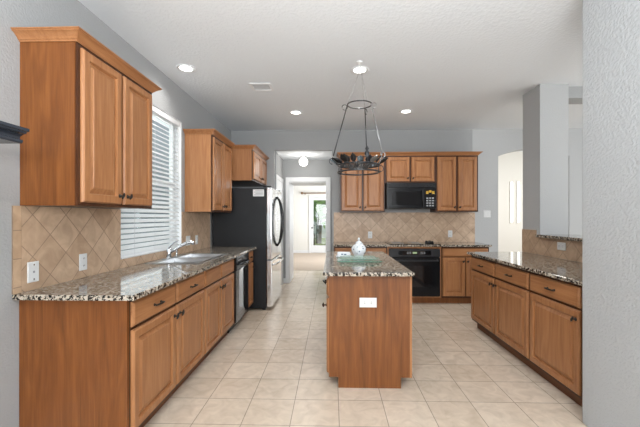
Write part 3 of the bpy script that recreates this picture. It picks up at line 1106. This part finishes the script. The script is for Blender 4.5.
# ------------------------------------------------------------------ plates on the walls
def plate(name, label, cat, loc, rz, kind='outlet', w=0.072, h=0.116):
    t = thing(name, label, cat, loc, rz)
    pl = MB()
    pl.rings([rect(-w / 2, w / 2, -h / 2, h / 2, i, y) for (i, y) in ((0, -0.0005), (0, -0.004), (0.004, -0.0065))])
    pl.build('cover_plate', M_PLATE, t)
    if kind == 'outlet':
        for s in (-1, 1):
            f_ = MB()
            if h >= w:
                f_.box(-0.017, 0.017, -0.0085, -0.0066, s * 0.026 - 0.014, s * 0.026 + 0.014)
                sock = f_.build('socket', M_PLATE, t, bevel=0.001)
                MB().box(-0.008, -0.005, -0.0092, -0.0086, s * 0.026 - 0.005, s * 0.026 + 0.006).box(0.005, 0.008, -0.0092, -0.0086, s * 0.026 - 0.005, s * 0.026 + 0.006).build('slots', M_SLOT, sock)
            else:
                f_.box(s * 0.026 - 0.014, s * 0.026 + 0.014, -0.0085, -0.0066, -0.017, 0.017)
                sock = f_.build('socket', M_PLATE, t, bevel=0.001)
                MB().box(s * 0.026 - 0.006, s * 0.026 + 0.005, -0.0092, -0.0086, -0.008, -0.005).box(s * 0.026 - 0.006, s * 0.026 + 0.005, -0.0092, -0.0086, 0.005, 0.008).build('slots', M_SLOT, sock)
    elif kind == 'switch':
        n_ = 2 if w > 0.1 else 1
        for i in range(n_):
            x = (i - (n_ - 1) / 2) * 0.046
            MB().box(x - 0.016, x + 0.016, -0.009, -0.0066, -0.033, 0.033).build('rocker', M_PLATE, t, bevel=0.001)
    elif kind == 'jack':
        MB().box(-0.006, 0.006, -0.0085, -0.0066, -0.006, 0.007).build('jack', M_BTN, t)
        MB().lathe([(0.005, -0.0066), (0.005, -0.009), (0.002, -0.0095)], (0, 0, 0.042), 10, 'y').lathe([(0.005, -0.0066), (0.005, -0.009), (0.002, -0.0095)], (0, 0, -0.042), 10, 'y').build('screws', M_STEEL, t)
    return t


TL = XL + 0.0085
plate('phone_jack', 'white phone jack plate nearest the end of the window wall backsplash', 'phone jack', (TL, 1.945, 1.032), RZL, 'jack', 0.075, 0.12)
plate('wall_outlet', 'white outlet on the tiles below the large wall cabinet by the window', 'outlet', (TL, 2.345, 1.037), RZL)
plate('light_switch', 'white switch plate on the tiles just past the window', 'switch', (TL, 4.09, 1.065), RZL, 'switch', 0.116)
plate('wall_outlet', 'slim white outlet on the tiles nearest the refrigerator', 'outlet', (TL, 4.35, 1.06), RZL)
plate('wall_outlet', 'white outlet on the back tiles behind the teapot', 'outlet', (0.66, YB - 0.0085, 1.045), 0)
plate('wall_outlet', 'white outlet on the back tiles right of the cooktop', 'outlet', (2.036, YB - 0.0085, 1.065), 0)
plate('light_switch', 'white double switch on the grey wall beside the arch', 'switch', (2.667, YB + 0.0045, 1.407), 0, 'switch', 0.12, 0.12)
plate('wall_outlet', 'white horizontal outlet on the tiles under the granite ledge', 'outlet', (2.3515, 3.525, 1.055), RZR, 'outlet', 0.125, 0.08)
plate('wall_outlet', 'white horizontal outlet on the end panel of the island', 'outlet', (0.285, IY0 - 0.0005, 0.678), 0, 'outlet', 0.135, 0.075)

# ------------------------------------------------------------------ ceiling fixtures
def downlight(loc, label, power=16):
    t = thing('recessed_light', label, 'ceiling light', loc, 0, 'recessed ceiling lights')
    MB().lathe([(0.062, -0.0005), (0.095, -0.0005), (0.095, -0.006), (0.088, -0.010), (0.070, -0.007), (0.062, -0.003)], seg=32).build('trim_ring', M_WHITE, t, smooth=True)
    MB().lathe([(0.001, -0.0006), (0.0615, -0.0006), (0.0615, -0.004), (0.001, -0.0045)], seg=28).build('lens', M_LENS, t)
    d = bpy.data.lights.new('recessed_lamp', 'SPOT')
    d.energy = power
    d.color = (1.0, 0.97, 0.93)
    d.spot_size = R(150)
    d.spot_blend = 0.9
    d.shadow_soft_size = 0.06
    o = bpy.data.objects.new('recessed_lamp', d)
    COL.objects.link(o)
    o.parent = t
    o.location = (0, 0, -0.02)
    return t


LP = 20
downlight((-1.481, 3.393, HC), 'round recessed ceiling light nearest the window wall', LP)
downlight((0.285, 3.48, HC), 'round recessed ceiling light right above the hanging pot rack', LP)
downlight((-0.52, 4.87, HC), 'round recessed ceiling light between the vent and the hall opening', LP * 1.5)
downlight((1.058, 4.86, HC), 'round recessed ceiling light in front of the microwave cabinets', LP * 1.5)

t = thing('ceiling_vent', 'white rectangular air vent in the ceiling near the left wall', 'vent', (-0.815, 3.90, HC), 0)
MB().slab_hole(-0.125, 0.125, -0.115, 0.115, -0.008, -0.0005, [(-0.095, 0.095, -0.085, 0.085)]).build('frame', M_WHITE, t, bevel=0.002)
MB().box(-0.094, 0.094, -0.084, 0.084, -0.002, -0.0006).build('backing', M_SLOT, t)
for i in range(7):
    yy = -0.07 + i * 0.0235
    MB().prism([(yy - 0.005, -0.0025), (yy - 0.003, -0.0025), (yy + 0.004, -0.0045), (yy + 0.002, -0.0045)], -0.094, 0.094, 'x').build('slat', M_WHITE, t)

t = thing('globe_light', 'round white glass globe light on the hall ceiling', 'ceiling light', (-0.545, 6.45, 2.525), 0)
MB().lathe([(0.001, -0.0005), (0.055, -0.0005), (0.055, -0.015), (0.04, -0.03), (0.03, -0.035)], seg=24).build('base', M_STEEL, t, smooth=True)
MB().lathe([(0.028, -0.034)] + [(0.085 * math.sin(a), -0.115 + 0.085 * math.cos(a)) for a in [0.4 + k * (math.pi - 0.41) / 12 for k in range(13)]], seg=28).build('globe', M_GLOBE, t, smooth=True)
d = bpy.data.lights.new('globe_lamp', 'POINT')
d.energy = 5
d.color = (1, 0.96, 0.9)
d.shadow_soft_size = 0.09
o = bpy.data.objects.new('globe_lamp', d)
COL.objects.link(o)
o.parent = t
o.location = (0, -0.12, -0.26)

# ------------------------------------------------------------------ hanging pot rack
PX, PY = 0.268, 3.30
t = thing('pot_rack', 'wrought iron pot rack with leaf trim hanging over the island', 'pot rack', (PX, PY, HC), 0)


def circ(r, z, n=40, cx=0.0, cy=0.0):
    return [(cx + r * math.cos(2 * math.pi * k / n), cy + r * math.sin(2 * math.pi * k / n), z) for k in range(n)]


zt = 2.449 - HC
zh1, zh2 = 1.858 - HC, 1.79 - HC
b = MB().lathe([(0.001, -0.0005), (0.03, -0.0005), (0.03, -0.008), (0.012, -0.014), (0.001, -0.014)], seg=18)
b.tube([(0.0, 0, -0.01), (0.0, 0, -0.045), (0.014, 0, -0.058), (0.02, 0, -0.045)], 0.003, 6)
b.build('ceiling_hook', M_WHITE, t)
MB().tube(circ(0.118, zt), 0.0065, 8, True).build('upper_ring', M_IRON, t, smooth=True)
MB().tube(circ(0.20, zh1, 40, -0.01), 0.008, 8, True).build('upper_hoop', M_IRON, t, smooth=True)
MB().tube(circ(0.20, zh2, 40, -0.01), 0.008, 8, True).build('lower_hoop', M_IRON, t, smooth=True)
# grid of the shelf
b = MB()
for k in range(-3, 4):
    x = k * 0.05
    l = math.sqrt(max(0.0, 0.198 ** 2 - x * x))
    b.tube([(x, -l, zh1), (x, l, zh1)], 0.0035, 6)
    b.tube([(-l, x, zh1 + 0.004), (l, x, zh1 + 0.004)], 0.0035, 6)
b.build('grid', M_IRON, t)
angs = (R(187), R(42), R(-42))
mats = (M_IRON, M_IRON, M_IRONS)
lower = ((-0.265, -0.02, 1.91 - HC), (0.09, 0.165, 1.96 - HC), (0.205, -0.10, 1.955 - HC))
upper = ((-0.117, -0.012, zt), (0.062, 0.1, zt), (0.105, -0.053, zt))
for (lo, up, m) in zip(lower, upper, mats):
    b = MB()
    b.tube([up, ((up[0] + lo[0]) / 2, (up[1] + lo[1]) / 2, (up[2] + lo[2]) / 2), lo], 0.0055, 8)
    # scroll at the foot and curl at the head
    dx = Vector((lo[0], lo[1], 0)).normalized()
    sc = []
    for k in range(15):
        a = -0.5 * math.pi + k * 0.36
        r = 0.034 - 0.0014 * k
        sc.append((lo[0] + dx.x * r * math.cos(a), lo[1] + dx.y * r * math.cos(a), lo[2] - 0.01 + r * math.sin(a)))
    b.tube(sc, 0.0045, 7)
    sc = []
    for k in range(13):
        a = k * 0.46
        r = 0.026
        sc.append((up[0] + dx.x * (0.028 + r * math.cos(a)), up[1] + dx.y * (0.028 + r * math.cos(a)), up[2] - 0.03 + r * math.sin(a)))
    b.tube(sc, 0.004, 7)
    hp = Vector((lo[0], lo[1], 0)).normalized() * 0.2
    b.tube([lo, ((lo[0] + hp.x) / 2, (lo[1] + hp.y) / 2, (lo[2] + zh1) / 2), (hp.x, hp.y, zh1)], 0.005, 7)
    b.build('strut', m, t, smooth=True)
for k in range(6):
    a = R(30 + 60 * k)
    p = (0.2 * math.cos(a), 0.2 * math.sin(a))
    MB().tube([(p[0], p[1], zh1), (p[0], p[1], zh2)], 0.004, 6).build('spacer', M_IRON, t)
# turned drop on the rear strut
MB().lathe([(0.006, 0.0), (0.022, 0.02), (0.010, 0.04), (0.024, 0.07), (0.026, 0.09), (0.012, 0.115), (0.020, 0.135), (0.006, 0.165)], (0.09, 0.165, 1.92 - HC), 14).build('turned_drop', M_IRON, t, smooth=True)
# leaf and scroll trim standing on the upper hoop
rl = random.Random(11)
for k in range(22):
    a = 2 * math.pi * k / 22 + 0.2 + rl.uniform(-0.08, 0.08)
    lean, grow, roll = rl.uniform(0.03, 0.10), rl.uniform(0.7, 1.15), rl.uniform(-0.8, 0.8)
    ca, sa = math.cos(a), math.sin(a)
    b = MB()
    rows = []
    for i, (u, wd) in enumerate(((0, 0.006), (0.25, 0.026), (0.5, 0.032), (0.75, 0.02), (1.0, 0.002))):
        rad = 0.2 + lean * u ** 1.3
        z = zh1 + 0.004 + grow * (0.085 * u - 0.02 * u * u)
        tx, ty = -sa, ca
        tw = roll
        q = []
        for s, dz in ((-1, 0.0), (0, 0.007), (1, 0.0)):
            q.append((-0.01 + ca * rad + tx * wd * s + ca * tw * wd * s, sa * rad + ty * wd * s + sa * tw * wd * s, z + dz))
        for s, dz in ((1, -0.003), (0, 0.004), (-1, -0.003)):
            q.append((-0.01 + ca * rad + tx * wd * s + ca * tw * wd * s, sa * rad + ty * wd * s + sa * tw * wd * s, z + dz))
        rows.append(q)
    b.rings(rows)
    b.build('leaf', (M_IRON, M_DGREY, M_LEAFI, M_DGREY, M_IRONS, M_DGREY, M_IRON)[k % 7], t, smooth=True)
for k in range(3):
    a = R(20 + 120 * k)
    sc = []
    for i in range(14):
        q = -0.4 + i * 0.45
        r = 0.03
        sc.append((math.cos(a) * (0.20 + 0.03 + r * math.cos(q + 3.6)), math.sin(a) * (0.23 + r * math.cos(q + 3.6)), zh1 - 0.02 + r * math.sin(q + 3.6)))
    MB().tube(sc, 0.004, 7).build('pot_hook', M_IRON, t, smooth=True)
for (ux, uy) in ((-0.115, 0.0), (0.06, 0.1), (0.06, -0.1)):
    b = MB()
    n_ = 16
    for k in range(n_):
        u0, u1 = k / n_, (k + 1) / n_
        P0 = Vector((ux * (1 - u0) + 0.012 * u0, uy * (1 - u0), zt * (1 - u0) - 0.05 * u0))
        P1 = Vector((ux * (1 - u1) + 0.012 * u1, uy * (1 - u1), zt * (1 - u1) - 0.05 * u1))
        side = Vector((0.0035, 0, 0)) if k % 2 else Vector((0, 0.0035, 0))
        mid = (P0 + P1) / 2
        b.tube([P0 - (P1 - P0) * .12, mid + side, P1 + (P1 - P0) * .12, mid - side], 0.0012, 5, True)
    b.build('chain', M_IRONS, t)

# ------------------------------------------------------------------ things on the island
zt0 = CT1 + 0.0008
t = thing('serving_tray', 'large pale green glass tray at the bottom of the stack on the island', 'tray', (0.262, 3.30, zt0), R(-2))


def tray(t, hx_, hy_, h):
    b = MB()
    rr = []
    for (i, z) in ((0.035, 0.0), (0.02, 0.003), (0.0, h), (0.004, h + 0.003), (0.024, 0.0075), (0.04, 0.0055)):
        x, y, c_ = hx_ - i, hy_ - i, 0.03
        rr.append([(-x + c_, -y, z), (x - c_, -y, z), (x, -y + c_, z), (x, y - c_, z), (x - c_, y, z), (-x + c_, y, z), (-x, y - c_, z), (-x, -y + c_, z)])
    b.rings(rr)
    return b.build('dish', M_TRAYG, t)


tray(t, 0.21, 0.165, 0.012)
MB().tube([(x, y, 0.0155) for (x, y) in ((-0.18, -0.164), (0.18, -0.164), (0.209, -0.135), (0.209, 0.135), (0.18, 0.164), (-0.18, 0.164), (-0.209, 0.135), (-0.209, -0.135))], 0.0028, 6, True).build('rim', plain('green_glass_edge', (0.10, 0.25, 0.17), 0.1), t)
t = thing('serving_tray', 'smaller glass tray lying on top of the large pale green tray', 'tray', (0.255, 3.32, zt0 + 0.0195), R(-2))
tray(t, 0.175, 0.13, 0.01)
MB().tube([(x, y, 0.0135) for (x, y) in ((-0.145, -0.129), (0.145, -0.129), (0.174, -0.1), (0.174, 0.1), (0.145, 0.129), (-0.145, 0.129), (-0.174, 0.1), (-0.174, -0.1))], 0.0025, 6, True).build('rim', bpy.data.materials['green_glass_edge'], t)

t = thing('teapot', 'white porcelain teapot with small blue flowers standing behind the trays', 'teapot', (0.285, 3.60, zt0), R(70))
MB().lathe([(0.001, 0), (0.045, 0), (0.048, 0.006), (0.042, 0.014), (0.062, 0.04), (0.078, 0.075), (0.076, 0.105), (0.058, 0.132), (0.036, 0.142), (0.034, 0.148)], seg=32).build('pot', M_PORC, t, smooth=True)
l = MB().lathe([(0.037, 0.1485), (0.035, 0.156), (0.022, 0.170), (0.009, 0.177), (0.008, 0.183), (0.014, 0.193), (0.010, 0.206), (0.002, 0.212)], seg=24).build('lid', M_PORC, t, smooth=True)
MB().tube([(0.065, 0, 0.045), (0.095, 0, 0.065), (0.112, 0, 0.095), (0.125, 0, 0.125), (0.14, 0, 0.138)], [0.022, 0.017, 0.013, 0.011, 0.010], 12).build('spout', M_PORC, t, smooth=True)
MB().tube([(-0.062, 0, 0.118), (-0.09, 0, 0.132), (-0.118, 0, 0.12), (-0.125, 0, 0.09), (-0.108, 0, 0.06), (-0.070, 0, 0.048)], 0.007, 10).build('handle', M_PORC, t, smooth=True)
b = MB()
for (a, z) in ((-90, 0.085), (-130, 0.10), (-50, 0.105), (-160, 0.07), (-110, 0.05), (-70, 0.055), (-20, 0.08), (150, 0.09), (190, 0.06), (95, 0.08), (60, 0.1), (230, 0.115)):
    r_ = 0.0775 if 0.06 < z < 0.108 else 0.0675
    ca, sa = math.cos(R(a)), math.sin(R(a))
    M = Matrix.Rotation(R(a), 4, 'Z')
    vs = []
    for k in range(10):
        q = 2 * math.pi * k / 10
        rr_ = 0.010 if k % 2 else 0.006
        vs.append(M @ Vector((r_ + 0.001, rr_ * math.cos(q), z + rr_ * math.sin(q))))
    vs2 = [M @ Vector((r_ - 0.006, 0.6 * rr_ * 0, z)) for rr_ in (1,)]
    b.add(vs + vs2, [tuple(range(10))] + [(k, (k + 1) % 10, 10) for k in range(10)])
b.build('painted_flowers', M_BLUE, t)

t = thing('butter_dish', 'low white lidded dish with dark motif left of the teapot', 'dish', (0.128, 3.66, zt0), 0)
b = MB()
rr = []
for (i, z) in ((0.012, 0), (0.0, 0.006), (0.0, 0.010), (0.01, 0.012)):
    rr.append([(-0.085 + i, -0.05 + i, z), (0.085 - i, -0.05 + i, z), (0.085 - i, 0.05 - i, z), (-0.085 + i, 0.05 - i, z)])
b.rings(rr)
b.build('plate', M_PORC, t)
lid = MB().rings([[(-x, -y, z), (x, -y, z), (x, y, z), (-x, y, z)] for (x, y, z) in ((0.07, 0.036, 0.0125), (0.07, 0.036, 0.04), (0.064, 0.03, 0.05), (0.05, 0.018, 0.053))]).build('lid', M_PORC, t, bevel=0.003)
MB().box(-0.03, -0.008, -0.0375, -0.0362, 0.024, 0.036).box(0.0, 0.026, -0.0375, -0.0362, 0.022, 0.034).build('motif', M_BLUE, lid)

# ------------------------------------------------------------------ dark shelf at the left edge
t = thing('wall_shelf', 'dark painted shelf with moulded edge at the left wall, close to the camera', 'shelf', (XL, 0, 0), 0)
prof = [(0.0, 1.683), (0.385, 1.683), (0.39, 1.69), (0.39, 1.698), (0.376, 1.703), (0.378, 1.714), (0.39, 1.722), (0.406, 1.727), (0.408, 1.733), (0.42, 1.735), (0.42, 1.748), (0.0, 1.748)]
MB().prism(prof, 0.55, 1.475, 'y').build('moulded_board', M_NAVY, t, bevel=0.001)
for yy in (0.7, 1.25):
    MB().prism([(0.001, 1.50), (0.03, 1.50), (0.16, 1.65), (0.16, 1.6822), (0.001, 1.6822)], yy - 0.02, yy + 0.02, 'y').build('bracket', M_NAVY, t)

# ------------------------------------------------------------------ far room: rod and drape
t = thing('curtain_rod', 'brown curtain rod with ball end above the far glass door', 'curtain rod', (0, 12.62, 2.25), 0)
MB().tube([(-1.08, 0, 0), (0.4, 0, 0)], 0.022, 10).build('rod', M_BRASSROD, t, smooth=True)
MB().lathe([(0.02, 0), (0.045, -0.02), (0.05, -0.05), (0.03, -0.08), (0.005, -0.09)], (-1.08, 0, 0), 14, 'x').build('finial', M_BRASSROD, t, smooth=True)
for x in (-1.0, 0.32):
    MB().box(x - 0.012, x + 0.012, 0.0, 0.0798, -0.05, -0.018).build('bracket', M_BRASSROD, t)

# ------------------------------------------------------------------ slim lit windows in the passage behind the arch
M_SLIT = emit('bright_slit_window', (1.0, 1.0, 0.98), 1.6)
for i, x in enumerate((4.237, 4.395)):
    f = struct(MB().slab_hole(x - 0.045, x + 0.045, 8.08, 8.0995, 1.2, 2.2, []), 'window_%d' % (i + 2), M_CREAM)
    box(x - 0.017, x + 0.017, 8.072, 8.0795, 1.23, 2.18).build('pane', M_SLIT, f)

# ------------------------------------------------------------------ outside
o = struct(box(-14, 14, 12.9, 30, -0.25, -0.12), 'ground', M_LAWN)
o = struct(box(-3, 3, 12.9, 17.0, -0.12, -0.06), 'ground_patio', M_STONE)
o = struct(box(-4.2, -4.1, -3, 10, -0.25, 3.6), 'wall_neighbour', plain('neighbour_wall', (0.42, 0.46, 0.50), 0.8))
o = struct(box(-4.1, -1.9, -3, 10, -0.3, -0.2), 'ground_side', M_STONE)
o = struct(box(-12, 12, 24.0, 24.1, -0.12, 1.2), 'wall_garden', M_WHITE)


def tree(name, label, x, y, z0, h, r, mat, n=1500, seed=1, cat='tree'):
    rnd = random.Random(seed)
    t = thing(name, label, cat, (x, y, z0), 0)
    MB().tube([(0, 0, 0), (0.05, 0, h * 0.3), (-0.03, 0.05, h * 0.6), (0, 0, h * 0.8)], [0.12 * h / 4, 0.1 * h / 4, 0.07 * h / 4, 0.03], 8).build('trunk', M_BARK, t, smooth=True)
    b = MB()
    for k in range(n):
        th, ph = rnd.uniform(0, 2 * math.pi), math.acos(rnd.uniform(-1, 1))
        q = rnd.uniform(0.45, 1.0) * (1 + 0.18 * math.sin(3 * th) * math.sin(4 * ph))
        c_ = Vector((r * q * math.sin(ph) * math.cos(th), r * q * math.sin(ph) * math.sin(th), h * 0.62 + h * 0.42 * q * math.cos(ph)))
        s = rnd.uniform(0.05, 0.13) * r
        e1 = Vector((rnd.gauss(0, 1), rnd.gauss(0, 1), rnd.gauss(0, 1))).normalized()
        e2 = e1.cross(Vector((rnd.gauss(0, 1), rnd.gauss(0, 1), rnd.gauss(0, 1)))).normalized()
        b.add([c_ - e1 * s, c_ + e2 * s * .5, c_ + e1 * s, c_ - e2 * s * .5], [(0, 1, 2, 3)])
    b.build('foliage', mat, t)
    return t


tree('garden_tree', 'leafy green tree seen through the far glass door', -0.75, 19.0, -0.12, 5.4, 2.0, M_LEAF, 2600, 3)
tree('garden_shrub', 'low blue green shrub seen through the far glass door', -0.95, 17.6, -0.12, 1.35, 0.35, M_LEAFB, 500, 5, 'shrub')
